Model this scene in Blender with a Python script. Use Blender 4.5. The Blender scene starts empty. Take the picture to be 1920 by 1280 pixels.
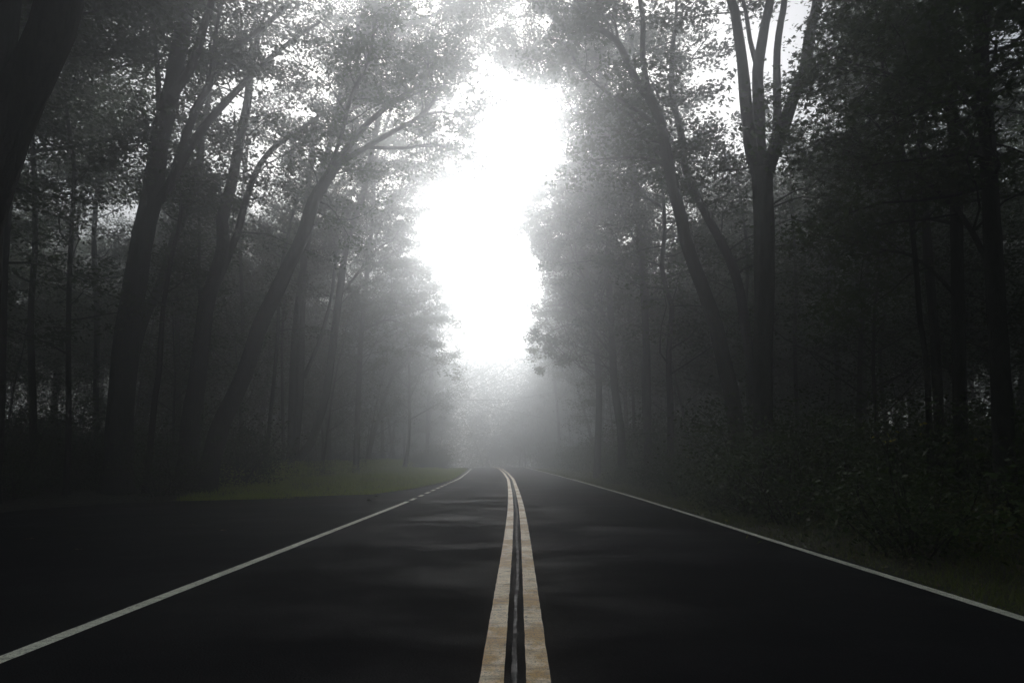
import bpy, math, random
import numpy as np
from mathutils import Vector, Matrix
R = math.radians
random.seed(7)
NP = np.random.default_rng(11)
S = bpy.context.scene
C = S.collection

# ------------------------------------------------------------------ camera
F = 1250.0                      # focal length in pixels of the 1920 px wide picture
H = 1.2
cam_d = bpy.data.cameras.new('camera'); cam = bpy.data.objects.new('camera', cam_d); C.objects.link(cam)
cam_d.sensor_width = 36; cam_d.lens = 36 * F / 1920; cam_d.clip_end = 2000; cam_d.clip_start = .05
PITCH = math.atan(214 / F); YAW = math.atan(12 * math.cos(PITCH) / F)
cam.location = (0, 0, H); cam.rotation_euler = (R(90) + PITCH, 0, YAW)
S.camera = cam
CM = cam.rotation_euler.to_matrix()
CMI = CM.transposed()

# ------------------------------------------------------------------ world, sun, exposure
SUN_EL, SUN_AZ = R(31), R(-4)          # ahead of the camera, over the road
w = bpy.data.worlds.new('World'); S.world = w; w.use_nodes = True
nt = w.node_tree; nt.nodes.clear()
sky = nt.nodes.new('ShaderNodeTexSky'); sky.sky_type = 'NISHITA'; sky.sun_disc = False
sky.sun_elevation = SUN_EL; sky.sun_rotation = SUN_AZ
sky.air_density = 1.0; sky.dust_density = 2.5; sky.ozone_density = 1.0
hs = nt.nodes.new('ShaderNodeHueSaturation'); hs.inputs['Saturation'].default_value = .4
bg = nt.nodes.new('ShaderNodeBackground'); bg.inputs['Strength'].default_value = .09
wo = nt.nodes.new('ShaderNodeOutputWorld')
nt.links.new(sky.outputs[0], hs.inputs['Color']); nt.links.new(hs.outputs[0], bg.inputs[0]); nt.links.new(bg.outputs[0], wo.inputs[0])
sd = bpy.data.lights.new('sun', 'SUN'); sd.energy = 1.5; sd.angle = R(25); sd.color = (1, .99, .975)
sun = bpy.data.objects.new('sun', sd); C.objects.link(sun)
sdir = Vector((math.sin(SUN_AZ) * math.cos(SUN_EL), math.cos(SUN_AZ) * math.cos(SUN_EL), math.sin(SUN_EL)))
sun.rotation_euler = sdir.to_track_quat('Z', 'Y').to_euler(); sun.location = (0, 60, 60)
vs = S.view_settings
vs.view_transform = 'Standard'; vs.look = 'None'; vs.gamma = 1; vs.use_curve_mapping = False; vs.exposure = 0.5
cy = S.cycles
cy.max_bounces = 6; cy.diffuse_bounces = 2; cy.glossy_bounces = 2; cy.transmission_bounces = 3
cy.volume_bounces = 2; cy.transparent_max_bounces = 6
cy.use_denoising = True
cy.sample_clamp_indirect = 4.0
HAZE = 0.0165

# ------------------------------------------------------------------ projection helpers (only to place things)
def at(px, py, d):
    """world point at forward distance d seen at pixel (px, py) of the 1920x1280 photo"""
    v = CM @ Vector(((px - 960) / F, (640 - py) / F, -1))
    return Vector((0, 0, H)) + v * (d / v.y)
def gnd(px, py, z=0.0):
    v = CM @ Vector(((px - 960) / F, (640 - py) / F, -1))
    return Vector((0, 0, H)) + v * ((z - H) / v.z)
def proj(P):
    P = np.asarray(P, float) - np.array([0, 0, H])
    q = P @ np.array(CMI).T
    z = np.where(-q[..., 2] > .05, -q[..., 2], np.nan)
    return 960 + F * q[..., 0] / z, 640 - F * q[..., 1] / z, z
SKYGAP = [(925,225),(960,180),(1030,165),(1035,230),(1030,310),(975,345),(940,385),(960,440),(1000,480),(1010,540),(985,600),(970,650),(930,655),(890,620),(868,570),(850,510),(800,475),(785,430),(820,365),(880,345),(955,330),(950,290),(935,255)]
LOWGAP = [(885,864),(872,740),(860,600),(850,560),(1010,560),(1020,700),(1045,864)]
OPEN = [(885,864),(882,760),(868,640),(985,640),(1000,760),(1030,864)]
def inpoly(x, y, poly):
    x = np.asarray(x); y = np.asarray(y); c = np.zeros(x.shape, bool); n = len(poly)
    for i in range(n):
        x1, y1 = poly[i]; x2, y2 = poly[(i + 1) % n]
        if y1 == y2: continue
        k = ((y1 > y) != (y2 > y)) & (x < (x2 - x1) * (y - y1) / (y2 - y1) + x1)
        c ^= k
    return c

# ------------------------------------------------------------------ generic helpers
def tag(o, label=None, cat=None, group=None, kind=None):
    for k, v in (('label', label), ('category', cat), ('group', group), ('kind', kind)):
        if v: o[k] = v
    return o
def link(name, me, mat=None, parent=None, loc=None):
    o = bpy.data.objects.new(name, me); C.objects.link(o)
    if mat and not me.materials: me.materials.append(mat)
    if parent: o.parent = parent
    if loc is not None: o.location = loc
    return o
def mesh(name, V, Fc, smooth=False):
    me = bpy.data.meshes.new(name)
    me.from_pydata([tuple(v) for v in V], [], Fc)
    if smooth: me.polygons.foreach_set('use_smooth', [True] * len(me.polygons))
    me.update(); return me
def mesh_np(name, V, Q, smooth=False):
    """V (n,3) float, Q (m,k) int: polygons of one size"""
    me = bpy.data.meshes.new(name); m, k = Q.shape
    me.vertices.add(len(V)); me.vertices.foreach_set('co', V.astype(np.float32).ravel())
    me.loops.add(m * k); me.loops.foreach_set('vertex_index', Q.astype(np.int32).ravel())
    me.polygons.add(m); me.polygons.foreach_set('loop_start', np.arange(0, m * k, k, dtype=np.int32))
    if smooth: me.polygons.foreach_set('use_smooth', np.ones(m, bool))
    me.update(calc_edges=True); return me

# ------------------------------------------------------------------ materials
class N:
    def __init__(s, name):
        s.m = bpy.data.materials.new(name); s.m.use_nodes = True; s.t = s.m.node_tree
        s.b = s.t.nodes['Principled BSDF']; s.out = s.t.nodes['Material Output']
    def n(s, typ, **kw):
        x = s.t.nodes.new(typ)
        for k, v in kw.items():
            if k in x.inputs.keys(): x.inputs[k].default_value = v
            else: setattr(x, k, v)
        return x
    def l(s, a, b): s.t.links.new(a, b)
    def coord(s, scale=(1, 1, 1), which='Object'):
        tc = s.n('ShaderNodeTexCoord'); mp = s.n('ShaderNodeMapping'); mp.inputs['Scale'].default_value = scale
        s.l(tc.outputs[which], mp.inputs[0]); return mp.outputs[0]
    def noise(s, vec, scale, detail=4, rough=.55):
        x = s.n('ShaderNodeTexNoise'); x.inputs['Scale'].default_value = scale; x.inputs['Detail'].default_value = detail
        x.inputs['Roughness'].default_value = rough; s.l(vec, x.inputs['Vector']); return x.outputs['Fac']
    def ramp(s, fac, stops, interp='LINEAR'):
        x = s.n('ShaderNodeValToRGB'); s.l(fac, x.inputs[0]); cr = x.color_ramp; cr.interpolation = interp
        while len(cr.elements) < len(stops): cr.elements.new(.5)
        for e, (p, c) in zip(cr.elements, stops):
            e.position = p; e.color = tuple(c) + (1,) if hasattr(c, '__len__') else (c, c, c, 1)
        return x.outputs[0]
    def mix(s, fac, a, b):
        x = s.n('ShaderNodeMix', data_type='RGBA')
        if hasattr(fac, 'is_linked') or hasattr(fac, 'node'): s.l(fac, x.inputs[0])
        else: x.inputs[0].default_value = fac
        for v, i in ((a, 6), (b, 7)):
            if hasattr(v, 'node'): s.l(v, x.inputs[i])
            else: x.inputs[i].default_value = tuple(v) + (1,)
        return x.outputs[2]
    def bump(s, hgt, strength, dist):
        x = s.n('ShaderNodeBump'); x.inputs['Strength'].default_value = strength; x.inputs['Distance'].default_value = dist
        s.l(hgt, x.inputs['Height']); s.l(x.outputs[0], s.b.inputs['Normal']); return x

def leaf_mat(name, cols, trans=.3, rough=.45):
    s = N(name); g = s.n('ShaderNodeNewGeometry')
    col = s.ramp(g.outputs['Random Per Island'], [(i / (len(cols) - 1), c) for i, c in enumerate(cols)])
    oi = s.n('ShaderNodeObjectInfo'); hv = s.n('ShaderNodeHueSaturation')
    mr = s.n('ShaderNodeMapRange'); mr.inputs['To Min'].default_value = .75; mr.inputs['To Max'].default_value = 1.25
    s.l(oi.outputs['Random'], mr.inputs[0]); s.l(mr.outputs[0], hv.inputs['Value']); s.l(col, hv.inputs['Color']); col = hv.outputs[0]
    s.l(col, s.b.inputs['Base Color']); s.b.inputs['Roughness'].default_value = rough
    s.b.inputs['Specular IOR Level'].default_value = .12
    tr = s.n('ShaderNodeBsdfTranslucent'); s.l(col, tr.inputs[0])
    mx = s.n('ShaderNodeMixShader'); mx.inputs[0].default_value = trans
    s.l(s.b.outputs[0], mx.inputs[1]); s.l(tr.outputs[0], mx.inputs[2]); s.l(mx.outputs[0], s.out.inputs[0])
    return s.m
LEAF = leaf_mat('oak_leaf', [(.030, .055, .014), (.045, .08, .018), (.06, .095, .024), (.036, .062, .018)], .42)
LEAF_Y = leaf_mat('pale_leaf', [(.06, .085, .022), (.085, .11, .028), (.10, .115, .035), (.05, .07, .02)])
YELLOW = leaf_mat('yellow_leaf', [(.42, .38, .04), (.5, .42, .06), (.35, .34, .05)], .3)
GRASS = leaf_mat('grass_blade', [(.21, .31, .03), (.27, .36, .045), (.33, .36, .07), (.23, .30, .035)], .35, .6)
WEED = leaf_mat('weed_leaf', [(.09, .13, .025), (.13, .16, .035), (.16, .17, .05), (.06, .09, .02)], .3, .6)
LITTER = leaf_mat('dead_leaf', [(.09, .06, .035), (.14, .10, .06), (.20, .16, .10), (.06, .045, .03)], .1, .7)

s = N('bark'); v = s.coord((1, 1, .22)); a = s.noise(v, 14, 6, .65); b = s.noise(s.coord(), 1.3, 3)
s.l(s.mix(b, s.ramp(a, [(.3, (.008, .007, .006)), (.7, (.034, .032, .027))]), s.ramp(a, [(.3, (.012, .013, .009)), (.7, (.042, .045, .032))])), s.b.inputs['Base Color'])
s.b.inputs['Roughness'].default_value = .95; s.b.inputs['Specular IOR Level'].default_value = .12; s.bump(a, 1.0, .06); BARK = s.m

s = N('wet_asphalt'); v = s.coord()
fine = s.noise(v, 95, 3, .7); agg = s.n('ShaderNodeTexVoronoi'); agg.inputs['Scale'].default_value = 70; s.l(v, agg.inputs['Vector'])
big = s.noise(s.coord((.45, .5, 1)), 1.0, 6, .65); streak = s.noise(s.coord((.5, .9, 1)), 1.1, 6, .7)
c0 = s.ramp(fine, [(.3, (.007, .007, .0075)), (.62, (.017, .017, .018)), (.8, (.06, .06, .06))])
s.l(s.mix(s.ramp(big, [(.35, 0.0), (.7, .55)]), c0, (.012, .012, .013)), s.b.inputs['Base Color'])
s.b.inputs['Specular IOR Level'].default_value = 0; s.b.inputs['Roughness'].default_value = 1
ad = s.n('ShaderNodeMath', operation='MULTIPLY_ADD'); s.l(agg.outputs['Distance'], ad.inputs[0]); ad.inputs[1].default_value = .7; s.l(fine, ad.inputs[2])
bmp = s.bump(ad.outputs[0], .8, .006)
gl = s.n('ShaderNodeBsdfGlossy'); gl.inputs['Color'].default_value = (1, 1, 1, 1); s.l(bmp.outputs[0], gl.inputs['Normal'])
s.l(s.ramp(streak, [(.35, .55), (.65, .33)]), gl.inputs['Roughness'])
fr = s.n('ShaderNodeFresnel'); fr.inputs['IOR'].default_value = 1.33
m1 = s.n('ShaderNodeMath', operation='MULTIPLY'); s.l(s.ramp(streak, [(.42, .03), (.85, .15)]), m1.inputs[0]); s.l(s.ramp(big, [(.4, .25), (.68, 1.0)]), m1.inputs[1])
m2 = s.n('ShaderNodeMath', operation='MULTIPLY'); s.l(fr.outputs[0], m2.inputs[0]); s.l(m1.outputs[0], m2.inputs[1])
m3 = s.n('ShaderNodeMath', operation='MULTIPLY'); s.l(m2.outputs[0], m3.inputs[0]); s.l(s.ramp(fine, [(.38, .15), (.62, 1.3)]), m3.inputs[1])
mxs = s.n('ShaderNodeMixShader'); s.l(m3.outputs[0], mxs.inputs[0]); s.l(s.b.outputs[0], mxs.inputs[1]); s.l(gl.outputs[0], mxs.inputs[2]); s.l(mxs.outputs[0], s.out.inputs[0]); ASPH = s.m

def paint(name, clean, worn, dirt, wornfac):
    s = N(name); v = s.coord()
    big = s.noise(s.coord((.9, .8, 1)), 1.0, 6, .7); mid = s.noise(s.coord((1.2, 3, 1)), 4, 6, .7); pit = s.noise(s.coord((1, 1, 1)), 110, 3, .7); drag = s.noise(s.coord((.35, 3.2, 1)), 6, 5, .7)
    c = s.mix(s.ramp(big, [(.46, 0.0), (.55, 1.0)]), clean, worn)
    c = s.mix(s.ramp(mid, [(.5, 0.0), (.75, wornfac)]), c, dirt)
    c = s.mix(s.ramp(drag, [(.52, 0.0), (.72, .75)]), c, dirt)
    chip = s.noise(s.coord((1, .6, 1)), 24, 5, .75)
    c = s.mix(s.ramp(chip, [(.58, 0.0), (.68, .8)]), c, (.06, .055, .045))
    c = s.mix(s.ramp(pit, [(.36, .9), (.47, 0.0)]), c, (.05, .04, .03))
    s.l(c, s.b.inputs['Base Color']); s.b.inputs['Roughness'].default_value = .6; s.b.inputs['Specular IOR Level'].default_value = .25
    s.bump(pit, .6, .003); return s.m
YPAINT = paint('yellow_paint', (.86, .69, .40), (.56, .31, .045), (.15, .10, .035), .85)
WPAINT = paint('white_paint', (.82, .84, .68), (.74, .76, .61), (.25, .25, .18), .6)
s = N('tar'); s.b.inputs['Specular IOR Level'].default_value = .12; s.b.inputs['Base Color'].default_value = (.012, .012, .013, 1)
v = s.coord((1, .4, 1)); q = s.noise(v, 22, 4, .6); s.l(s.ramp(q, [(.4, .55), (.65, .9)]), s.b.inputs['Roughness']); s.bump(q, .5, .008); TAR = s.m

s = N('forest_soil'); v = s.coord(); a = s.noise(v, .35, 4); b = s.noise(v, 9, 6, .7); c = s.noise(v, 45, 3, .7)
col = s.mix(a, s.ramp(b, [(.3, (.012, .010, .007)), (.7, (.035, .028, .018))]), s.ramp(b, [(.3, (.015, .018, .008)), (.7, (.035, .04, .017))]))
s.l(s.mix(s.ramp(c, [(.62, 0.0), (.7, .7)]), col, (.11, .085, .05)), s.b.inputs['Base Color']); s.b.inputs['Roughness'].default_value = .95
s.bump(b, .8, .05); SOIL = s.m

# ------------------------------------------------------------------ road geometry from the photo's lines (ground coordinates)
def gp(px, py): p = gnd(px, py); return (p.y, p.x)
cen = sorted(gp(*q) for q in [(965.5,1280),(969,1040),(969.5,1002),(967.8,950),(964,924),(958,898),(947,885),(938,877.8)])
lef = sorted(gp(*q) for q in [(0,1225),(380,1083),(765,937.5),(861.5,895.5),(877,884),(884,877)])
rig = sorted(gp(*q) for q in [(1920,1148),(1500,1023.5),(1300,962),(1182,927),(1078,898.5),(1026,885.5),(1000,879.5)])
def curve(pts, tail):
    pts = [(-40, pts[0][1])] + pts + tail
    ys = np.array([p[0] for p in pts]); xs = np.array([p[1] for p in pts])
    yy = np.arange(-40, 171, .25); xx = np.interp(yy, ys, xs)
    k = np.ones(17) / 17; xp = np.pad(xx, 8, mode='edge'); xx = np.convolve(xp, k, 'valid')
    return lambda y: float(np.interp(y, yy, xx))
tl = lambda off: [(75, -2.6 * 1 + off), (90, -5.0 + off), (110, -10 + off), (140, -21 + off), (170, -36 + off)]
CENX = curve(cen, tl(-.3)); LEFX = curve(lef, tl(-3.6)); RIGX = curve(rig, tl(3.0))
def dropz(y): return -max(0.0, y - 72) ** 1.5 * .006          # the road falls away past the crest
def z_road(x, y): return dropz(y) - .012 * abs(x)             # slight crown
PAVE_L = sorted([(-40, -5.6), (7.6, -6.2), (8.6, -7.2), (10, -10.2), (11.5, -11.6), (13, -12.0), (17, -12.6), (19.4, -11.6)] + [gp(*q) for q in [(456,927),(608,927.2),(694,923),(780,912),(837,900)]])
PAVE_L = [(y, x) for y, x in PAVE_L]
def pave_left(y):
    if y > PAVE_L[-1][0]: return LEFX(y) - .32
    return min(float(np.interp(y, [p[0] for p in PAVE_L], [p[1] for p in PAVE_L])), LEFX(y) - .3)
def pave_right(y): return RIGX(y) + .16 + .05 * math.sin(y * .9)
ys = list(np.arange(-40, 18, 1.0)) + list(np.arange(18, 36, .2)) + list(np.arange(36, 171, 1.0))
V = []; Fc = []; NX = 16
for i, y in enumerate(ys):
    a, b = pave_left(y), pave_right(y)
    for k in range(NX + 1):
        x = a if k == 0 else b if k == NX else a + .05 + (b - a - .1) * (k - 1) / (NX - 2)
        V.append((x, y, z_road(x, y) - (.06 if k in (0, NX) else 0)))
for i in range(len(ys) - 1):
    for k in range(NX):
        p = i * (NX + 1) + k; Fc.append((p, p + 1, p + NX + 2, p + NX + 1))
road = link('road', mesh('road', V, Fc, True), ASPH); tag(road, 'wet dark asphalt two lane road bending left into the fog, widening on the left', kind='structure')

def strip(name, fx, y0, y1, half, mat, dz=.006, jit=.0022, parent=road, step=.12):
    V = []; Fc = []; y = y0; n = 0
    while True:
        x = fx(y); dx = (fx(y + .3) - fx(y - .3)) / .6; L = math.hypot(1, dx)
        for sgn in (-1, 1):
            e = sgn * (half + random.uniform(-jit, jit))
            X, Y = x + e / L, y - e * dx / L
            V.append((X, Y, z_road(X, Y) + dz))
        n += 1
        if y >= y1: break
        y = min(y1, y + (step if y < 25 else step * 4))
    for i in range(n - 1): Fc.append((2*i, 2*i+1, 2*i+3, 2*i+2))
    return link(name, mesh(name, V, Fc), mat, parent)
o = strip('centre_line', lambda y: CENX(y) - .127, -12, 170, .066, YPAINT); o['label'] = 'left one of the double yellow centre lines'
o = strip('centre_line', lambda y: CENX(y) + .127, -12, 170, .066, YPAINT); o['label'] = 'right one of the double yellow centre lines'
strip('tar_seam', lambda y: CENX(y) + .004 + .01 * math.sin(y), -12, 90, .014, TAR, dz=.005, jit=.006)
strip('edge_line', RIGX, -12, 170, .062, WPAINT)['label'] = 'white line along the right edge of the road'
y_s = gp(765, 937.5)[0]; y_e = gp(856, 899.4)[0]
strip('edge_line', LEFX, -12, y_s, .062, WPAINT)['label'] = 'near white line along the left edge of the road'
strip('edge_line', LEFX, y_e, 170, .062, WPAINT)['label'] = 'far white line along the left edge beyond the dashes'
zz = lambda x, y: (700 + x / 3.84, 820 + y / 3.84)
for (xa, xb, yy) in [(262,303,435),(332,362,410),(384,415,390),(428,455,372),(466,491,357),(499,520,345),(526,546,334),(552,566,325),(572,585,316),(590,602,309)]:
    ya = gp(*zz(xa, yy + (xb - xa) * .17))[0]; yb = gp(*zz(xb, yy - (xb - xa) * .17))[0]
    strip('edge_dash', LEFX, ya, yb, .062, WPAINT)

# ground sheet
def wob(x, y): return .10 * math.sin(x * .37 + 1.3) * math.cos(y * .29) + .05 * math.sin(x * 1.1 + y * .8)
def ground_z(x, y):
    a, b = pave_left(y), pave_right(y)
    d = a - x if x < a else (x - b if x > b else 0)
    if d <= 0: return dropz(y) - .20
    rise = (.55 if x > 0 else .25) * (1 - math.exp(-max(0, d - 1.2) / 4))
    return dropz(y) * (1 if y < 170 else 1) + z0(d) + min(1, d / 2) * wob(x, y) * .6 + rise
def z0(d): return -.13 + (.0 if d < .05 else .03)
xs = np.concatenate([np.arange(-200, -40, 10), np.arange(-40, -14, 2), np.arange(-14, 14, .4), np.arange(14, 40, 2), np.arange(40, 201, 10)])
ysg = np.concatenate([np.arange(-200, -40, 10), np.arange(-40, 0, 2), np.arange(0, 16, .8), np.arange(16, 36, .4), np.arange(36, 80, 1), np.arange(80, 170, 4), np.arange(170, 201, 10)])
V = []; Fc = []
for y in ysg:
    for x in xs:
        yc = min(max(y, -40), 168); V.append((x, y, ground_z(x, yc)))
nx = len(xs)
for j in range(len(ysg) - 1):
    for i in range(nx - 1):
        p = j * nx + i; Fc.append((p, p + 1, p + nx + 1, p + nx))
link('ground', mesh('ground', V, Fc, True), SOIL)['kind'] = 'structure'

# ------------------------------------------------------------------ leaves
def rand_rot(n, rng, tilt=.6):
    """n random frames: u along the leaf, v across, w the leaf's normal, mostly facing up"""
    az = rng.uniform(0, 2 * np.pi, n)
    w = np.stack([rng.normal(0, tilt, n), rng.normal(0, tilt, n), np.ones(n)], 1); w /= np.linalg.norm(w, axis=1)[:, None]
    u = np.stack([np.cos(az), np.sin(az), rng.normal(-.25, .3, n)], 1)
    u -= w * (u * w).sum(1)[:, None]; u /= np.linalg.norm(u, axis=1)[:, None]
    return u, np.cross(w, u), w
KITE = (np.array([(0, 0, 0), (.52, .26, .05), (1, 0, -.03), (.45, -.26, .05)]), np.array([(0, 1, 2, 3)]))
LOBE = (np.array([(0, 0, 0), (.45, .14, .04), (1, 0, -.04), (.45, -.14, .04),
                  (.28, .30, .05), (.62, .56, -.02), (.5, .17, .02), (.28, -.30, .05), (.62, -.56, -.02), (.5, -.17, .02)]),
        np.array([(0, 1, 2, 3), (0, 4, 5, 6), (0, 9, 8, 7)]))
def leaf_mesh(name, P, size, rng, tpl=KITE, tilt=.6):
    n = len(P); u, v, w = rand_rot(n, rng, tilt); T, Q = tpl
    sz = size * rng.uniform(.65, 1.25, n)
    V = P[:, None, :] + sz[:, None, None] * (T[None, :, 0:1] * u[:, None, :] + T[None, :, 1:2] * v[:, None, :] + T[None, :, 2:3] * w[:, None, :])
    idx = (np.arange(n) * len(T))[:, None, None] + Q[None]
    return mesh_np(name, V.reshape(-1, 3), idx.reshape(-1, Q.shape[1]))

# ------------------------------------------------------------------ branches
def smooth(pts, per=.45):
    """Catmull-Rom through pts, about one sample each `per` metres"""
    P = [Vector(p) for p in pts]; P = [P[0] * 2 - P[1]] + P + [P[-1] * 2 - P[-2]]; out = []
    for i in range(1, len(P) - 2):
        n = max(2, int((P[i + 1] - P[i]).length / per))
        for k in range(n):
            t = k / n
            out.append(.5 * ((2 * P[i]) + (P[i+1] - P[i-1]) * t + (2*P[i-1] - 5*P[i] + 4*P[i+1] - P[i+2]) * t*t + (3*P[i] - P[i-1] - 3*P[i+1] + P[i+2]) * t**3))
    out.append(P[-2]); return out
def tube(V, Fc, pts, rad, n=8, lump=.0):
    base = len(V); m = len(pts); ref = Vector((.3, .9, .1))
    for i, p in enumerate(pts):
        t = (pts[min(i + 1, m - 1)] - pts[max(i - 1, 0)]).normalized()
        a = t.cross(ref)
        if a.length < .1: a = t.cross(Vector((1, 0, 0)))
        a.normalize(); b = t.cross(a)
        for k in range(n):
            th = 2 * math.pi * k / n
            r = rad[i] * (1 + lump * (math.sin(3 * th + i * .35) * .5 + random.uniform(-.5, .5)))
            V.append(p + a * (r * math.cos(th)) + b * (r * math.sin(th)))
    for i in range(m - 1):
        for k in range(n):
            Fc.append((base + i*n + k, base + i*n + (k+1) % n, base + (i+1)*n + (k+1) % n, base + (i+1)*n + k))
    Fc.append(tuple(base + (m-1)*n + k for k in range(n)))
def rdir(rng, up=.15):
    v = Vector((rng.gauss(0, 1), rng.gauss(0, 1), rng.gauss(0, .55) + up)); return v.normalized()
def wander(rng, p, d, L, n, droop=-.04, wob_=.28):
    pts = [p.copy()]; d = d.normalized()
    for i in range(n):
        d = (d + Vector((rng.gauss(0, wob_), rng.gauss(0, wob_), rng.gauss(0, wob_ * .6) + droop))).normalized()
        pts.append(pts[-1] + d * (L / n))
    return pts

def foliage_from(rng, nrg, axis, start, dens, blen, leaves, V, Fc, cl, up=.25, spread=.36, gap=True, thick=.035):
    if gap: dens *= 1.15; blen *= 1.25
    """side branches and leaf clumps along a smooth axis; axis = (pts, radii)"""
    pts, rad = axis; acc = 0; tot = sum((pts[i+1]-pts[i]).length for i in range(len(pts)-1)); run = 0
    for i in range(1, len(pts)):
        seg = (pts[i] - pts[i-1]); run += seg.length; f = run / tot
        if f < start: continue
        acc += seg.length * dens
        while acc > 0:
            acc -= 1
            t = seg.normalized(); d = rdir(rng, up); d = (d - t * d.dot(t) * .4 + t * .35).normalized()
            L = blen * rng.uniform(.5, 1.25) * (1 - .35 * f)
            b = wander(rng, pts[i], d, L, 5)
            keep = []
            for k, q in enumerate(b):
                if k >= 2 or L < 1.2:
                    for _ in range(2):
                        e = q + Vector((rng.gauss(0, spread), rng.gauss(0, spread), rng.gauss(0, spread * .45)))
                        keep.append(e)
            b_r = [max(.006, min(rad[i] * .5, thick) * (1 - j / 6.5)) for j in range(len(b))]
            if gap:
                x, y, z = proj([tuple(q) for q in keep + [b[-1]]]); bad = inpoly(np.nan_to_num(x, nan=-1e4), np.nan_to_num(y, nan=-1e4), SKYGAP) | inpoly(np.nan_to_num(x, nan=-1e4), np.nan_to_num(y, nan=-1e4), OPEN)
                if bad[-1]: continue
                keep = [q for q, h in zip(keep, bad[:-1]) if not h]
            tube(V, Fc, b, b_r, 4)
            for e in keep:
                j = min(range(len(b)), key=lambda j: (b[j] - e).length)
                if rng.random() < .5: tube(V, Fc, [b[j], (b[j] + e) / 2 + Vector((0, 0, .04)), e], [.008, .006, .003], 3)
                cl.append(e)
def clumps_to_points(cl, leaves, nrg, s=.26):
    c = np.array([tuple(e) for e in cl]); n = len(c)
    if not n: return np.zeros((0, 3))
    cnt = np.clip(nrg.normal(leaves, leaves * .45, n), 3, None).astype(int)
    P = np.repeat(c, cnt, 0); sc = np.repeat(nrg.uniform(.6, 1.35, n) * s, cnt)
    return P + nrg.normal(0, 1, P.shape) * sc[:, None] * np.array([1, 1, .5])

def hero(name, label, cat, stems, d, base=None, dens=1.3, blen=2.4, leaves=16, size=.15, tpl=LOBE, top=19, group=None, leafm=LEAF, cut=True, start=.0, low=.0):
    """stems: list of (polyline [(px,py[,dd])...], w0px, w1px, foliage start, extend to top height). First one is the trunk."""
    if d > 17.5: tpl = KITE; size *= 1.15; blen *= max(1, d / 18)
    rng = random.Random(sum(map(ord, label))); nrg = np.random.default_rng(sum(map(ord, label)))
    root = bpy.data.objects.new(name, None); C.objects.link(root); tag(root, label, cat, group)
    cl = []; BV, BF = [], []
    for si, (pl, w0, w1, fs, ext) in enumerate(stems):
        P = [at(q[0], q[1], d + (q[2] if len(q) > 2 else 0)) for q in pl]
        if si == 0:
            b0 = P[0]; dirn = (P[0] - P[1]); dirn.normalize()
            gz = ground_z(b0.x, min(max(b0.y, -39), 165)) - .25
            if b0.z > gz + .05:
                k = b0.z - gz; hx = dirn.x / max(.25, abs(dirn.z)) * k * .6
                foot = Vector((b0.x + hx, b0.y, gz)); P = [foot, (foot * .45 + b0 * .55)] + P if k > 1.5 else [foot] + P
            else: P[0].z = gz
            root.location = (P[0].x, P[0].y, gz + .25)
        if ext:
            dv = (P[-1] - P[-2]).normalized(); k = 0
            dv = (dv + Vector((0, 0, .25))).normalized()
            while P[-1].z < top * ext and k < 12:
                dv = (dv + Vector((rng.gauss(0, .13), rng.gauss(0, .13), .05))).normalized(); P.append(P[-1] + dv * 1.5); k += 1
        n_def = len(pl)
        sp = smooth(P, .4); m = len(sp)
        # radii from pixel widths, taper to the tip of the extension
        r0, r1 = w0 * .43 * d / F, w1 * .43 * d / F
        zend = 0; acc = 0; lens = [0]
        for i in range(1, m): acc += (sp[i] - sp[i-1]).length; lens.append(acc)
        last = at(*pl[-1][:2], d + (pl[-1][2] if len(pl[-1]) > 2 else 0)); iend = min(range(m), key=lambda i: (sp[i] - last).length)
        Ld = max(lens[iend], .1); rad = []
        for i in range(m):
            if i <= iend: r = r0 + (r1 - r0) * lens[i] / Ld
            else: r = r1 * max(.18, 1 - (lens[i] - Ld) / max(.1, acc - Ld))
            if si == 0: r *= 1 + .55 * math.exp(-lens[i] / .45)
            rad.append(max(.012, r))
        V, Fc = [], []
        tube(V, Fc, sp, rad, 14 if si == 0 else 10, .10)
        o = link('trunk' if si == 0 else 'limb', mesh('trunk' if si == 0 else 'limb', V, Fc, True), BARK, root)
        o.matrix_parent_inverse = Matrix.Translation(-root.location)
        foliage_from(rng, nrg, (sp, rad), fs, dens, blen, leaves, BV, BF, cl)
    if BV:
        o = link('twigs', mesh('twigs', BV, BF), BARK, root); o.matrix_parent_inverse = Matrix.Translation(-root.location); o['kind'] = 'stuff'
    if cl:
        P = clumps_to_points(cl, leaves * LEAFX, nrg, .23)
        if cut:
            x, y, z = proj(P); j = nrg.normal(0, 9, (2, len(P)))
            k = inpoly(np.nan_to_num(x, nan=-1e4) + j[0], np.nan_to_num(y, nan=-1e4) + j[1], SKYGAP) | inpoly(np.nan_to_num(x, nan=-1e4) + j[0], np.nan_to_num(y, nan=-1e4) + j[1], OPEN); P = P[~k]
        o = link('crown', leaf_mesh('crown', P, size, nrg, tpl), leafm, root); o.matrix_parent_inverse = Matrix.Translation(-root.location); o['kind'] = 'stuff'
        root['_n'] = len(P)
    return root
Z = lambda ox, oy, s_, *pts: [(ox + p[0] / s_, oy + p[1] / s_) + tuple(p[2:]) for p in pts]
z1 = lambda *p: Z(0, 0, 2.667, *p); z2 = lambda *p: Z(480, 0, 2.667, *p); z3 = lambda *p: Z(960, 0, 2.667, *p)
z4 = lambda *p: Z(1400, 0, 2.667, *p); z5 = lambda *p: Z(0, 440, 2.461, *p); z6 = lambda *p: Z(500, 440, 2.462, *p)
z7 = lambda *p: Z(900, 440, 2.462, *p); z8 = lambda *p: Z(1380, 440, 2.461, *p)
G = 'roadside oak trees'; LEAFX = 1.9
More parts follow.
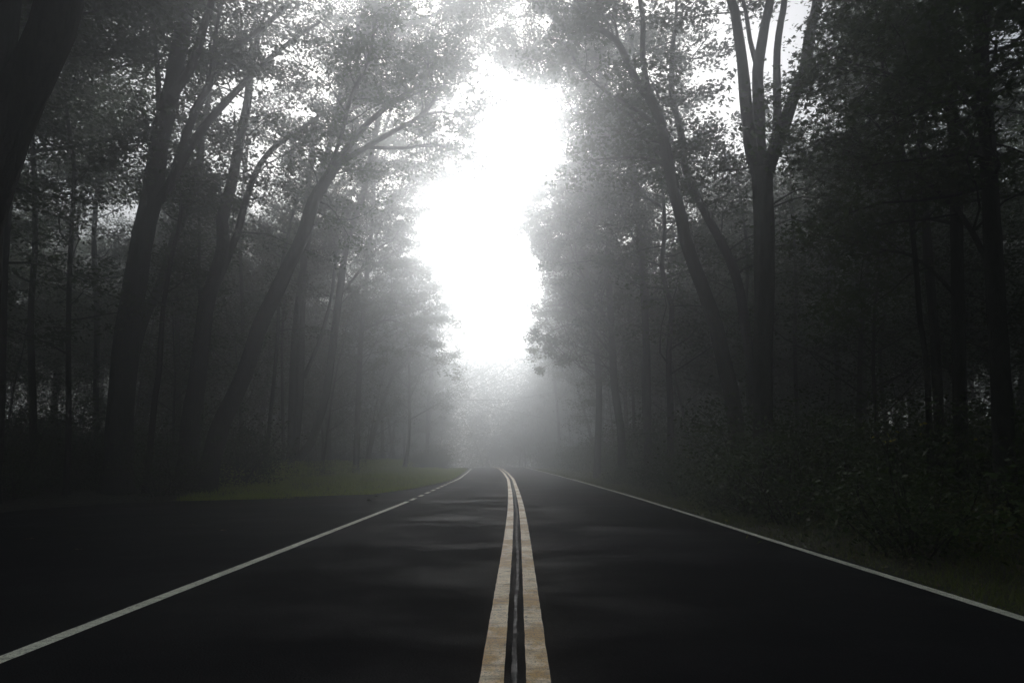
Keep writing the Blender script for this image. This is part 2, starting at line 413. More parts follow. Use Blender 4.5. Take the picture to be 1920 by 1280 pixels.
# ---- left of the road
hero('oak_tree', 'thick dark leaning trunk cutting the top left corner, nearest tree on the left', 'tree',
     [([(-95, 640), (-62, 470), (12, 250), (75, 110), (115, 0)], 112, 96, .75, 1)], 8, tpl=LOBE, size=.13, leaves=8, dens=1.0, group=G)
hero('oak_tree', 'dark upright trunk at the very left edge, behind the nearest leaning trunk', 'tree',
     [([(-25, 520), (-12, 250), (10, 60), (20, -40)], 62, 50, .7, 1)], 10.5, tpl=LOBE, leaves=10, group=G)
hero('oak_tree', 'large trunk left of the road forking high into a fan of rising limbs', 'tree',
     [([(222, 860), (225, 760), (240, 620), (257, 520), (268, 440), (285, 367), (300, 262), (319, 187), (337, 94), (352, 0)], 58, 34, .5, 1),
      (z1((790, 1010), (850, 920), (960, 720), (1120, 520, 1), (1330, 310, 1.5), (1480, 190, 2), (1600, 110, 2.5)), 24, 8, .45, .62),
      (z1((880, 840, .3), (960, 600, .8), (1060, 400, 1), (1150, 260, 1), (1300, 150, 1), (1450, 20, 1)), 21, 12, .4, .9),
      (z1((960, 560, .5), (1050, 400, .2), (1080, 150, 0), (1110, 0, 0)), 12, 9, .5, .9),
      (z1((800, 640), (790, 400, .6), (770, 150, 1), (740, 0, 1)), 15, 10, .3, .9),
      (z1((860, 480, -.2), (960, 330, -.5), (1020, 130, -.8), (1060, 0, -1)), 22, 16, .3, .95)], 21, group=G, dens=1.5)
hero('oak_tree', 'dark trunk with a right hand fork, right of the large fan limbed tree', 'tree',
     [(z5((870, 1000), (880, 830), (905, 700), (930, 500), (962, 300), (1030, 60)) + z1((1110, 1100), (1150, 950), (1180, 800), (1210, 650), (1240, 500), (1250, 380)), 44, 16, .45, 1),
      (z5((985, 260), (1020, 180)) + z1((1180, 1180), (1230, 1000), (1280, 860), (1370, 740, 1), (1500, 650, 2), (1620, 560, 3)), 18, 9, .3, .8)], 23, group=G, dens=1.6)
hero('oak_tree', 'slim leaning trunk between the large fan limbed tree and its dark right neighbour', 'tree',
     [([(228, 860), (240, 760)] + z5((620, 560), (670, 380), (740, 230), (780, 100), (810, 0)) + z1((900, 1130), (960, 970), (1000, 830), (1010, 650)), 26, 14, .35, .95)], 24, group=G, dens=1.4)
hero('young_tree', 'thin upright stem standing just right of the slim leaning trunk', 'tree',
     [(z5((690, 1000), (700, 900), (715, 750), (735, 620), (745, 450), (755, 330), (775, 200), (800, 60), (830, -60)), 14, 8, .55, .55)], 21.5, group='thin stems at the wood edge', dens=1.2, blen=1.6)
hero('oak_tree', 'curved tree arching over the road from the left with long mist grey limbs', 'tree',
     [([(395, 870), (412, 800)] + z5((1100, 700), (1150, 580), (1200, 420), (1270, 280), (1330, 150), (1400, 0)) + z2((290, 1000), (370, 870, .5), (430, 780, 1)), 42, 24, .78, 0),
      (z2((400, 830, .7), (500, 680, 1.3), (600, 580, 1.6), (700, 500, 2), (800, 440, 2.5), (870, 370, 3), (900, 280, 3.5)), 18, 7, .4, .75),
      (z2((400, 830, .7), (560, 730, 1.8), (700, 650, 2.4), (820, 580, 3), (900, 490, 3.6), (960, 390, 4.2), (1010, 300, 4.8), (1060, 230, 5)), 15, 5, .4, .7),
      (z2((820, 585, 3), (930, 560, 3.8), (1030, 590, 4.4), (1130, 640, 5)), 6, 3, .1, 0),
      (z2((560, 735, 1.8), (600, 740, 2), (750, 740, 2.6), (850, 725, 3), (950, 735, 3.6), (1030, 770, 4), (1120, 830, 4.6), (1200, 870, 5)), 9, 3, .2, 0),
      (z2((330, 930, .3), (420, 700, 0), (470, 500, -.5), (560, 300, -1), (600, 100, -1)), 10, 7, .3, .8)], 22.5, group=G, dens=1.7, blen=2.1)
hero('oak_tree', 'misty straight trunk with a thin fork, right of the arching tree', 'tree',
     [(z6((130, 1010), (140, 900), (155, 700), (160, 500), (165, 300), (170, 100)) + z2((250, 1050), (270, 850), (290, 600)), 17, 12, .5, 1),
      (z6((175, 660), (190, 620), (240, 500), (270, 400), (300, 280), (320, 120)), 9, 7, .6, .7)], 34, group=G, dens=1.7, leaves=18)
hero('oak_tree', 'pale leaning trunk nearest the lit grass verge on the left', 'tree',
     [(z6((150, 1030), (190, 980), (220, 920), (270, 750), (300, 560), (320, 400), (345, 200), (375, 20)) + z2((540, 960), (570, 800), (620, 560)), 19, 12, .42, 1),
      (z6((335, 280), (420, 180, .5), (520, 60, 1), (600, 20, 1.5)), 7, 4, .2, 0)], 35, group=G, dens=1.9, leaves=20)
hero('young_tree', 'slim dark trunk in the wood at far left under layered leaves', 'tree',
     [([(128, 830)] + z5((316, 500), (318, 330), (320, 200), (330, 0)) + z1((360, 1100), (370, 850), (340, 600)), 12, 8, .3, .7)], 20, group='thin stems at the wood edge', dens=1.5, blen=2.4)
hero('oak_tree', 'dark trunk low at the left edge below the leaning trunks', 'tree',
     [([(-5, 800), (2, 600), (7, 470), (15, 375), (22, 319), (35, 200)], 26, 18, .3, 1)], 18, group=G, dens=1.5)
hero('young_tree', 'whip thin stem in front of the pale gap between two dark left trunks', 'tree',
     [([(372, 820)] + z5((912, 560), (925, 400), (918, 200), (920, 0)) + z1((990, 900), (1000, 700)), 7, 5, .4, .5)], 24, group='thin stems at the wood edge', dens=1.2, blen=1.2)
for (lab, pts, w0, w1, d) in [
    ('pale straight stem in the mist between the two dark left trunks', [(335, 800), (333, 600), (338, 440), (345, 300)], 12, 8, 31),
    ('pale thin stem just left of the curved arching tree', [(452, 800), (455, 600), (450, 440), (462, 280)], 9, 6, 34),
    ('slender leaning stem crossing behind the curved arching tree', [(505, 800), (520, 640), (528, 500), (560, 360)], 9, 6, 30),
    ('thin grey stem left of the misty straight trunk', [(531, 820), (529, 650), (535, 520), (530, 400)], 7, 5, 36),
    ('grey stem behind the slim far left trunk', [(178, 800), (182, 600), (176, 440), (190, 280)], 13, 9, 27),
    ('dark stem far left beside the low edge trunk', [(62, 800), (58, 600), (66, 440), (60, 250)], 15, 10, 21)]:
    hero('young_tree', lab, 'tree', [(pts, w0, w1, .5, .7)], d, group='thin stems at the wood edge', dens=1.2, blen=1.6)
for (lab, pts, w0, w1, d) in [
    ('thin stem between the tall curved tree and the biggest right trunk', [(1405, 800), (1398, 600), (1402, 480), (1390, 380)], 9, 6, 26),
    ('slim pale stem just right of the biggest right trunk', [(1496, 820), (1490, 640), (1493, 540), (1486, 400)], 9, 6, 24),
    ('crooked thin stem under the leaves right of the grey straight trunk', [(1662, 820), (1650, 660), (1664, 540), (1655, 400)], 9, 6, 22),
    ('grey slender stem left of the tall curved tree', [(1212, 840), (1206, 700), (1214, 560), (1208, 420)], 9, 6, 31),
    ('faint slender stem right beside the pale misty tree', [(1190, 845), (1186, 720), (1180, 600), (1190, 480)], 7, 5, 38)]:
    hero('young_tree', lab, 'tree', [(pts, w0, w1, .5, .7)], d, group='thin stems at the wood edge', dens=1.2, blen=1.6)
# ---- right of the road
hero('oak_tree', 'tall curved tree on the right whose long limbs reach left over the road', 'tree',
     [([(1385, 850), (1376, 760)] + z7((1120, 560), (1090, 430), (1040, 280), (990, 150), (950, 30)) + z3((850, 1100), (810, 950), (780, 800), (750, 650), (720, 550), (680, 480)), 38, 22, .80, 0),
      (z3((700, 510), (620, 400, .3), (570, 290, .6), (520, 200, 1), (430, 140, 1.6), (370, 70, 2), (320, 0, 2.5)), 20, 12, .45, .75),
      (z3((690, 500), (670, 400), (655, 300), (655, 200), (655, 90), (640, 0)), 16, 11, .45, .95),
      (z3((535, 215, 1), (515, 100, 1), (520, 0, 1)), 7, 6, .2, .7),
      (z3((745, 650), (650, 570, .6), (500, 480, 1.6), (400, 400, 2.4), (330, 330, 3), (260, 220, 3.4), (150, 190, 4)), 12, 4, .35, 0),
      (z3((760, 790), (650, 680, .8), (600, 580, 1.5), (500, 540, 2), (380, 560, 3)), 9, 4, .3, 0),
      (z3((770, 830), (660, 790, .8), (520, 790, 1.6), (400, 800, 2)), 7, 3, .3, 0)], 18, group=G, dens=1.35, blen=2.1)
hero('oak_tree', 'dim trunk just behind the tall curved tree on the right', 'tree',
     [([(1425, 840), (1410, 700), (1395, 600), (1387, 546), (1371, 493), (1351, 452), (1318, 390), (1286, 319), (1279, 262), (1271, 225), (1260, 180)], 26, 15, .35, 1)], 21.5, group=G, dens=1.7)
hero('oak_tree', 'biggest dark trunk on the right dividing into four upright stems', 'tree',
     [([(1432, 880), (1431, 740), (1431, 643), (1433, 562), (1432, 469), (1431, 390), (1428, 318)], 38, 46, .98, 0),
      (z3((1235, 880), (1210, 800), (1190, 700), (1170, 500), (1150, 300), (1120, 100), (1095, 0)), 32, 21, .5, 1),
      (z3((1250, 900), (1243, 800, .3), (1238, 700, .3), (1235, 500, .4), (1230, 350, .5), (1265, 120, .6), (1290, 0, .6)), 32, 21, .5, 1),
      (z3((1232, 360, .5), (1190, 200, .8), (1170, 60, 1)), 13, 10, .3, .9),
      (z3((1270, 880), (1290, 800), (1318, 690, .2), (1327, 600, .4), (1325, 400, .5), (1325, 250, .6), (1345, 100, .7), (1362, 0, .7)), 22, 15, .5, 1),
      (z3((1270, 880), (1300, 790, -.1), (1335, 700, -.2), (1372, 600, -.3), (1410, 480, -.4)) + z4((290, 350, -.4), (310, 200, -.4), (340, 70, -.4), (352, 0, -.4)), 32, 22, .5, 1),
      (z4((110, 1040), (150, 1010, -.3), (250, 950, -.6), (330, 930, -.9), (420, 830, -1.2)), 4.5, 2, .6, 0),
      (z4((110, 1050), (170, 1020, -.3), (280, 985, -.5), (420, 1000, -.8)), 4, 2, .6, 0)], 16, group=G, dens=1.4, size=.15)
hero('oak_tree', 'grey straight trunk seen through the lit gap right of the biggest trunk', 'tree',
     [([(1620, 840), (1618, 720)] + z8((580, 500), (570, 250), (560, 100)) + z4((510, 950), (530, 600), (545, 330)), 18, 13, .4, 1)], 26, group=G, dens=1.4)
hero('oak_tree', 'slender trunk bending beside the grey straight trunk on the right', 'tree',
     [([(1574, 840)] + z8((470, 660), (465, 560), (440, 350), (430, 0)) + z4((425, 1000), (400, 850), (410, 600)), 13, 8, .35, .8)], 27, group=G, dens=1.4)
hero('young_tree', 'narrow black trunk at right in front of a wider leaning one', 'tree',
     [([(1745, 860)] + z8((880, 600), (850, 400), (835, 200), (815, 0)) + z4((830, 1100), (820, 900)), 14, 9, .3, .7)], 12, group='thin stems at the wood edge', dens=1.8, blen=2.2, size=.14)
hero('oak_tree', 'wider leaning black trunk at right behind the narrow black one', 'tree',
     [([(1765, 860)] + z8((920, 500), (900, 250), (880, 0)) + z4((895, 1100), (870, 850), (880, 500)), 22, 15, .35, 1)], 13.5, group=G, dens=1.8, leaves=20, size=.14)
hero('oak_tree', 'black trunk close to the right edge under heavy dark leaves', 'tree',
     [([(1885, 900), (1876, 700), (1862, 450), (1850, 250), (1840, 60)], 42, 30, .25, 1),
      ([(1868, 520), (1800, 400, .5), (1720, 330, 1), (1640, 300, 1.5), (1580, 290, 2)], 14, 5, .2, 0),
      ([(1856, 330), (1800, 230, .5), (1700, 150, 1), (1600, 120, 1.5), (1560, 100, 1.6)], 14, 5, .2, 0)], 10, tpl=LOBE, group=G, dens=2.4, leaves=16, size=.125)
hero('oak_tree', 'black trunk second from the right edge', 'tree',
     [([(1802, 880), (1800, 700), (1795, 500), (1790, 300), (1775, 100)], 30, 22, .25, 1),
      ([(1797, 560), (1740, 500, 0), (1680, 470, .5), (1620, 480, 1)], 9, 4, .2, 0)], 12, tpl=LOBE, group=G, dens=2.1, leaves=18, size=.13)
hero('oak_tree', 'pale misty tree at the end of the right verge, left of the curved tree', 'tree',
     [(z7((655, 1010), (650, 900), (620, 700), (610, 500), (600, 300), (590, 100)) + z3((500, 1000), (480, 850)), 18, 11, .3, .75),
      (z7((600, 420), (560, 350), (520, 280, .5), (470, 180, 1), (430, 100, 1.5)), 8, 4, .25, 0),
      (z7((615, 560), (500, 420, 1), (400, 330, 2), (300, 330, 3)), 6, 3, .3, 0)], 33, group=G, dens=2.4, leaves=26, blen=2.6)
hero('oak_tree', 'dim trunk with a crooked stem between the misty tree and the curved tree', 'tree',
     [(z7((880, 1000), (880, 800), (870, 600), (880, 420), (885, 330), (860, 250), (840, 150), (850, 0)), 16, 9, .25, .8)], 25, group=G, dens=2.0, leaves=18)
hero('oak_tree', 'misty trunk behind the arching tree with limbs reaching the top centre from the left', 'tree',
     [([(545, 850), (556, 600), (590, 380), (630, 230)], 17, 13, .6, 0),
      ([(628, 240), (680, 140, .5), (740, 60, 1), (850, 10, 2), (930, -60, 3)], 9, 5, .15, .9),
      ([(625, 250), (650, 120, -.5), (690, 0, -1), (720, -120, -2)], 9, 6, .15, 1),
      ([(640, 220, .2), (720, 170, 1), (810, 140, 2), (890, 105, 3), (950, 100, 3.5)], 6, 3, .15, 0),
      ([(700, 175, .8), (790, 90, 1.5), (870, 50, 2), (960, 10, 3)], 5, 3, .1, 0)], 33, group=G, dens=2.6, leaves=22, blen=2.6)
hero('oak_tree', 'misty trunk behind the tall curved tree with limbs reaching the top centre from the right', 'tree',
     [([(1215, 850), (1210, 600), (1195, 400), (1180, 260)], 17, 13, .5, 0),
      ([(1181, 265), (1120, 130, .5), (1050, 50, 1), (985, -30, 2), (930, -100, 3)], 9, 5, .15, .9),
      ([(1183, 270), (1190, 130, -.5), (1170, 0, -1), (1160, -120, -2)], 9, 6, .15, 1),
      ([(1180, 280), (1110, 235, 1), (1070, 200, 2), (1040, 130, 3)], 6, 3, .15, 0),
      ([(1140, 180, .5), (1070, 110, 1.5), (1000, 110, 2), (950, 60, 2.6)], 5, 3, .1, 0),
      ([(1185, 330), (1120, 320, 1), (1060, 290, 2), (1045, 250, 2.5)], 5, 3, .1, 0)], 29, group=G, dens=2.6, leaves=22, blen=2.6)
hero('oak_tree', 'pale grey tree whose crown edges the white gap on its right side', 'tree',
     [([(1120, 868), (1122, 700), (1100, 520), (1080, 400)], 15, 10, .35, 0),
      ([(1085, 430), (1030, 375, 1), (985, 350, 2), (950, 366, 3)], 6, 3, .1, 0),
      ([(1090, 460), (1040, 420, 1), (995, 405, 2), (960, 400, 3)], 6, 3, .1, 0),
      ([(1100, 560), (1050, 550, 1), (1015, 570, 2)], 6, 3, .1, 0),
      ([(1095, 500), (1040, 490, 1), (1000, 470, 2)], 6, 3, .1, 0),
      ([(1112, 610), (1060, 610, 1), (1000, 640, 2)], 6, 3, .1, 0),
      ([(1082, 410), (1090, 300), (1120, 200), (1130, 100)], 9, 6, .1, .8)], 38, group=G, dens=5, leaves=30, blen=3.0, size=.17)
hero('oak_tree', 'pale grey tree whose crown edges the white gap on its left side', 'tree',
     [([(668, 862), (676, 650), (690, 500), (700, 400)], 13, 9, .35, 0),
      ([(697, 430), (740, 370, 1), (785, 345, 2), (825, 350, 3)], 6, 3, .1, 0),
      ([(694, 470), (740, 430, 1), (780, 420, 2)], 6, 3, .1, 0),
      ([(690, 510), (730, 480, 1), (770, 470, 2)], 6, 3, .1, 0),
      ([(680, 620), (730, 600, 1), (780, 620, 2)], 6, 3, .1, 0),
      ([(700, 410), (705, 300), (735, 200), (760, 100)], 9, 6, .1, .8)], 43, group=G, dens=5, leaves=30, blen=3.0, size=.17)
hero('oak_tree', 'very faint tree in the fog low on the right of the white gap', 'tree',
     [([(1050, 868), (1045, 760), (1030, 640), (1020, 560)], 7, 5, .2, 0),
      ([(1035, 680), (1010, 660, 1), (1000, 680, 2)], 4, 2, .1, 0),
      ([(1022, 570), (1030, 480), (1040, 400)], 6, 4, .1, 0)], 78, group=G, dens=3, leaves=26, blen=3.4, size=.18)
hero('oak_tree', 'very faint tree in the fog low on the left of the white gap', 'tree',
     [([(800, 868), (805, 740), (815, 640), (820, 560)], 9, 6, .2, 0),
      ([(812, 650), (835, 620, 1), (850, 640, 2)], 4, 2, .1, 0)], 76, group=G, dens=3, leaves=26, blen=3.4, size=.18)

# ------------------------------------------------------------------ woodland trees: five kinds, then copies
def wood_tree(seed, height, first, crown_r, nlimb, leaves, tr=.17, size=.16):
    rng = random.Random(seed); nrg = np.random.default_rng(seed); cl = []; BV, BF = [], []
    tr_pts = wander(rng, Vector((0, 0, -.3)), Vector((rng.gauss(0, .06), rng.gauss(0, .06), 1)), height * .93, 9, droop=.06, wob_=.07)
    sp = smooth(tr_pts, .8); m = len(sp); rad = [tr * (1 + .5 * math.exp(-i * .9)) * (1 - .82 * i / m) for i in range(m)]
    V, Fc = [], []; tube(V, Fc, sp, rad, 9, .08)
    trunk = mesh('trunk', V, Fc, True); LV, LF = [], []
    for k in range(nlimb):
        f = first + (1 - first) * (k + rng.random()) / nlimb; i = min(m - 1, int(f * m))
        a = k * 2.4 + rng.uniform(-.5, .5); L = crown_r * (1.15 - .75 * (f - first) / (1 - first)) * rng.uniform(.75, 1.2)
        lp = smooth(wander(rng, sp[i], Vector((math.cos(a), math.sin(a), .55)), L, 4, droop=.02, wob_=.14), .6)
        lr = [max(.012, rad[i] * .55 * (1 - .8 * j / len(lp))) for j in range(len(lp))]
        tube(LV, LF, lp, lr, 6, .05)
        foliage_from(rng, nrg, (lp, lr), .3, 1.3, 1.7, leaves, BV, BF, cl, gap=False, spread=.5)
    limbs = mesh('limbs', LV + [v for v in BV], LF + [tuple(i + len(LV) for i in f) for f in BF], True)
    crown = leaf_mesh('crown', clumps_to_points(cl, leaves, nrg, .34), size, nrg)
    return trunk, limbs, crown
def shrub_kind(seed, hgt, rad_, nst, leaves, size):
    rng = random.Random(seed); nrg = np.random.default_rng(seed); cl = []; V, Fc = [], []
    for k in range(nst):
        a = rng.uniform(0, 6.28); p = Vector((math.cos(a), math.sin(a), 0)) * rng.uniform(0, rad_ * .35) - Vector((0, 0, .1))
        pts = wander(rng, p, Vector((math.cos(a) * .5, math.sin(a) * .5, 1)), hgt * rng.uniform(.55, 1.05), 5, droop=0, wob_=.2)
        tube(V, Fc, pts, [.018, .015, .012, .009, .006, .004], 4)
        for q in pts[1:]:
            for _ in range(3): cl.append(q + Vector((rng.gauss(0, rad_ * .3), rng.gauss(0, rad_ * .3), rng.gauss(0, .15))))
    return mesh('stems', V, Fc), leaf_mesh('foliage', clumps_to_points(cl, leaves, nrg, .2), size, nrg, tilt=.8)
KINDS = [wood_tree(1, 20, .36, 5.0, 20, 30), wood_tree(2, 18, .30, 4.4, 20, 30), wood_tree(3, 22, .42, 5.4, 18, 30, .2),
         wood_tree(4, 17, .22, 4.0, 22, 30, .14), wood_tree(5, 19, .33, 4.8, 20, 30, .19)]
SHADE_OVER = [wood_tree(11, 19, .58, 8.0, 20, 34, .22, .17), wood_tree(12, 20, .6, 8.5, 20, 34, .24, .17)]  # high wide crowns shaped to shut out skylight
SAPL = [wood_tree(21, 8, .18, 2.6, 14, 16, .06, .13), wood_tree(22, 6, .15, 2.3, 12, 16, .045, .13), wood_tree(23, 10, .25, 2.8, 14, 16, .08, .13)]
SHRUB = [shrub_kind(31, 1.7, 1.1, 16, 13, .09), shrub_kind(32, 2.4, 1.2, 15, 14, .10), shrub_kind(33, 1.1, .9, 16, 12, .075)]
for k in KINDS + SHADE_OVER + SAPL: k[0].materials.append(BARK); k[1].materials.append(BARK); k[2].materials.append(LEAF)
for k in SHRUB: k[0].materials.append(BARK); k[1].materials.append(LEAF)

def plant_copy(name, meshes, names, x, y, sc, rz, label, cat, group, tilt=0):
    r = bpy.data.objects.new(name, None); C.objects.link(r)
    r.location = (x, y, ground_z(x, min(max(y, -39), 168))); r.scale = (sc, sc, sc); r.rotation_euler = (tilt, 0, rz); tag(r, label, cat, group)
    for me, nm in zip(meshes, names):
        o = link(nm, me, None, r)
        if nm in ('crown', 'limbs', 'foliage', 'stems'): o['kind'] = 'stuff'
    return r
placed = [(o.location.x, o.location.y) for o in C.objects if o.type == 'EMPTY']
TN = ('trunk', 'limbs', 'crown')
def ok(x, y, dmin): return all((x - a) ** 2 + (y - b) ** 2 > dmin * dmin for a, b in placed)
rg = random.Random(5); cnt = 0
def where_label(x, y, kind):
    px, py, z = proj([(x, y, 4)]); side = 'left' if x < CENX(max(min(y, 169), -39)) else 'right'
    if not (z[0] > 0) or px[0] < -120 or px[0] > 2040:
        return '%s %s of the road, outside the view' % (kind, side), '%ss outside the view' % kind
    if y > 62: return 'faint %s almost lost in the fog on the %s side of the far bend' % (kind, side), 'far foggy %ss' % kind
    if y > 34: return 'grey misty %s in the middle distance %s of the road' % (kind, side), 'misty middle distance %ss' % kind
    return 'dark %s in the shade of the wood %s of the road' % (kind, side), 'dark wood %ss' % kind
def try_tree(x, y, dmin, edge):
    global cnt
    if cnt >= 290: return
    if x < 0 and x > pave_left(max(min(y, 168), -39)) - edge: return
    if x > 0 and x < pave_right(max(min(y, 168), -39)) + edge and not (y > 75 and x > pave_right(min(y, 168)) + edge): return
    yc = max(min(y, 168), -39)
    if pave_left(yc) - edge < x < pave_right(yc) + edge: return
    if 19 < y < 56 and -10.6 < x < 0: return
    if not ok(x, y, dmin): return
    # keep the sky corridor open
    k = rg.randrange(5); h = (20, 18, 22, 17, 19)[k]; sc = rg.uniform(.85, 1.1)
    if 28 < y < 84:
        lo = proj([(x + dx, y, z) for z in (h * .3 * sc, h * .5 * sc) for dx in (-4.2, 4.2)])
        if inpoly(lo[0], lo[1], LOWGAP).any(): return
    pts = [(x + dx, y + dy, z) for z in (h * .5 * sc, h * .7 * sc, h * .93 * sc) for dx in (-3, 0, 3) for dy in (0,)]
    px, py, z = proj(pts); bad = inpoly(np.nan_to_num(px, nan=-1e4), np.nan_to_num(py, nan=-1e4), SKYGAP)
    if 5 < y < 80 and bad.any(): return
    if y > 80: sc *= .72
    placed.append((x, y)); cnt += 1
    lab, gr = where_label(x, y, 'woodland tree')
    plant_copy('woodland_tree', KINDS[k], TN, x, y, sc, rg.uniform(0, 6.28), lab, 'tree', gr)
for (x, y) in [(-13, -1), (13, 0.5), (-14.5, 8.5), (-14, 14.5), (-17, 19.5), (-12.2, 4.2), (13.5, 12), (15.5, 18.5), (12.5, 6), (-21, 24)]:  # added trees, trunks mostly out of frame, crowns shade the near wood
    if not ok(x, y, 1.5): continue
    placed.append((x, y)); cnt += 1; lab, gr = where_label(x, y, 'woodland tree')
    plant_copy('woodland_tree', SHADE_OVER[cnt % 2], TN, x, y, 1, rg.uniform(0, 6.28), lab, 'tree', gr)
for _ in range(700):
    y = rg.uniform(30, 100); s_ = rg.choice((-1, 1)); yc = min(y, 168)
    e = (pave_left(yc) if s_ < 0 else pave_right(yc)); try_tree(e + s_ * rg.uniform(3.2, 18), y, 4.0, 3.0)
for _ in range(500):
    y = rg.uniform(14, 62); s_ = rg.choice((-1, 1)); try_tree(s_ * rg.uniform(11, 42), y, 4.3, 4)
for _ in range(200):
    y = rg.uniform(-24, 14); s_ = rg.choice((-1, 1)); try_tree(s_ * rg.uniform(7, 30), y, 5, 3)
for _ in range(260):
    y = rg.uniform(92, 128); try_tree(rg.uniform(-40, 24), y, 3.2, 2)

def far_block(r):  # leaf ring added beyond the trees to block light from the horizon
    while True:
        x, y = r.uniform(-75, 75), r.uniform(-60, 165)
        if abs(x) > 44 or y < -34 or y > 118: return (x, y)
P = np.array([far_block(NP) for _ in range(2000)] + [(NP.uniform(-45, 38), NP.uniform(104, 128)) for _ in range(2200)]); nn = len(P)
P = np.c_[P, np.where(np.arange(nn) < 2000, NP.uniform(1, 19, nn), NP.uniform(0, 19.5, nn)) + [min(0, dropz(min(max(y, 0), 168))) for y in P[:, 1]]]
P = np.repeat(P, 44, 0) + NP.normal(0, 1, (nn * 44, 3)) * [1.6, 1.6, 1.2]
o = link('distant_wood_block', leaf_mesh('distant_wood_block', P, .52, NP, tilt=.9), LEAF); tag(o, 'far-off dark mass of wood closing the view, added all round to block horizon light', 'wood', kind='stuff')
ns = 0
for _ in range(300):
    if ns >= 70: break
    y = rg.uniform(80, 118); x = rg.uniform(-34, 20)
    if pave_left(y) - 1.5 < x < pave_right(y) + 1.5 or not ok(x, y, 1.8): continue
    placed.append((x, y)); ns += 1; lab, gr = where_label(x, y, 'leafy sapling')
    plant_copy('sapling', SAPL[rg.randrange(3)], TN, x, y, rg.uniform(.9, 1.3), rg.uniform(0, 6.28), lab, 'sapling', gr)
ns = 0
for _ in range(600):
    if ns >= 130: break
    y = rg.uniform(11, 60); s_ = rg.choice((-1, 1)); e = pave_left(y) if s_ < 0 else pave_right(y)
    x = e + s_ * (rg.uniform(4.2, 22) if s_ < 0 else rg.uniform(4.5, 22))
    if s_ < 0 and x > -10.8 and y < 60: continue
    if not ok(x, y, 1.9): continue
    placed.append((x, y)); ns += 1; k = rg.randrange(3)
    lab, gr = where_label(x, y, 'leafy sapling')
    plant_copy('sapling', SAPL[k], TN, x, y, rg.uniform(.8, 1.15), rg.uniform(0, 6.28), lab, 'sapling', gr)
ns = 0
for _ in range(900):
    if ns >= 230: break
    y = rg.uniform(6, 75); s_ = rg.choice((-1, 1)); e = pave_left(y) if s_ < 0 else pave_right(y)
    off = rg.choice((rg.uniform(2.0, 5.5), rg.uniform(2.2, 16)))
    x = e + s_ * off
    if s_ < 0 and y > 19 and x > -10.2 and y < 62: continue
    if s_ < 0 and y < 20 and x > -13: continue
    if not ok(x, y, 1.0): continue
    placed.append((x, y)); ns += 1; k = rg.randrange(3)
    lab, gr = where_label(x, y, 'bush')
    plant_copy('bush', SHRUB[k], ('stems', 'foliage'), x, y, rg.uniform(.8, 1.3), rg.uniform(0, 6.28), lab, 'bush', gr)

ns = 0
for _ in range(900):
    if ns >= 120: break
    if rg.random() < .5: x, y = rg.uniform(-26, -10.6), rg.uniform(20.5, 34)
    else: x, y = rg.uniform(5.2, 20), rg.uniform(11, 34)
    if x > 0 and y < 15 and x < 9: continue
    if not ok(x, y, .8): continue
    placed.append((x, y)); ns += 1; lab, gr = where_label(x, y, 'bush')
    plant_copy('bush', SHRUB[rg.randrange(3)], ('stems', 'foliage'), x, y, rg.uniform(.9, 1.5), rg.uniform(0, 6.28), lab, 'bush', gr)

for (x, y, k) in [(5.3, 13.2, 1), (6.6, 14.2, 0), (5.2, 15.6, 0), (6.9, 12.2, 1), (5.1, 17.6, 2), (5.6, 19.4, 0), (5.0, 21.2, 2), (5.2, 23.4, 0), (4.9, 25.8, 2), (5.0, 28.5, 0), (4.6, 31.5, 2), (8.2, 10.4, 1), (7.4, 8.6, 0), (5.15, 9.2, 0), (5.9, 10.6, 2)]:
    lab, gr = where_label(x, y, 'bush')
    plant_copy('bush', SHRUB[k], ('stems', 'foliage'), x, y, rg.uniform(.75, 1.0), rg.uniform(0, 6.28), lab, 'bush', gr)
# say which plant it is by the named tree it stands next to
NICK = [(o.location.x, o.location.y, o['label'], o) for o in C.objects if o.type == 'EMPTY' and o.name.startswith(('oak_tree', 'young_tree')) and o.location.y < 31]
SHORT = {}
for x, y, lab, o in NICK:
    for key, nick in (('fan of rising', 'large fan limbed tree on the left'), ('right hand fork', 'right forking left trunk'), ('slim leaning trunk between', 'slim leaning left trunk'), ('curved tree arching', 'tree arching from the left'),
                      ('thin fork', 'misty straight left trunk'), ('pale leaning', 'pale leaning left trunk'), ('tall curved', 'tall curved tree'), ('dividing into four', 'four stemmed right tree'), ('grey straight', 'grey straight right trunk'),
                      ('crooked stem', 'dim crooked right trunk'), ('close to the right edge', 'rightmost black trunk'), ('second from the right', 'second black right trunk'), ('low at the left edge', 'trunk low at the left edge'), ('slim dark trunk in', 'slim far left trunk')):
        if key in lab and o['label'] not in SHORT: SHORT[lab] = nick
groups = {}
for o in [o for o in C.objects if o.type == 'EMPTY' and o.get('label', '').startswith('dark ') and o.get('group', '').startswith('dark wood')]:
    best = min(((o.location.x - x) ** 2 + (o.location.y - y) ** 2, lab, x, y) for x, y, lab, _ in NICK if lab in SHORT)
    if best[0] > 49: continue
    dx, dy = o.location.x - best[2], o.location.y - best[3]
    rel = 'behind' if dy > abs(dx) else 'in front of' if -dy > abs(dx) else 'to the right of' if dx > 0 else 'to the left of'
    groups.setdefault((o['category'], rel, SHORT[best[1]]), []).append((best[0], o))
ORD = ['nearest', 'second nearest', 'third nearest', 'fourth nearest', 'fifth nearest', 'sixth nearest', 'seventh nearest', 'eighth nearest']
for (cat, rel, nick), lst in groups.items():
    for i, (_, o) in enumerate(sorted(lst, key=lambda q: q[0])):
        if i < len(ORD): o['label'] = ('dark %s %s the %s' % (cat, rel, nick)) + ('' if len(lst) == 1 else ', %s' % ORD[i])

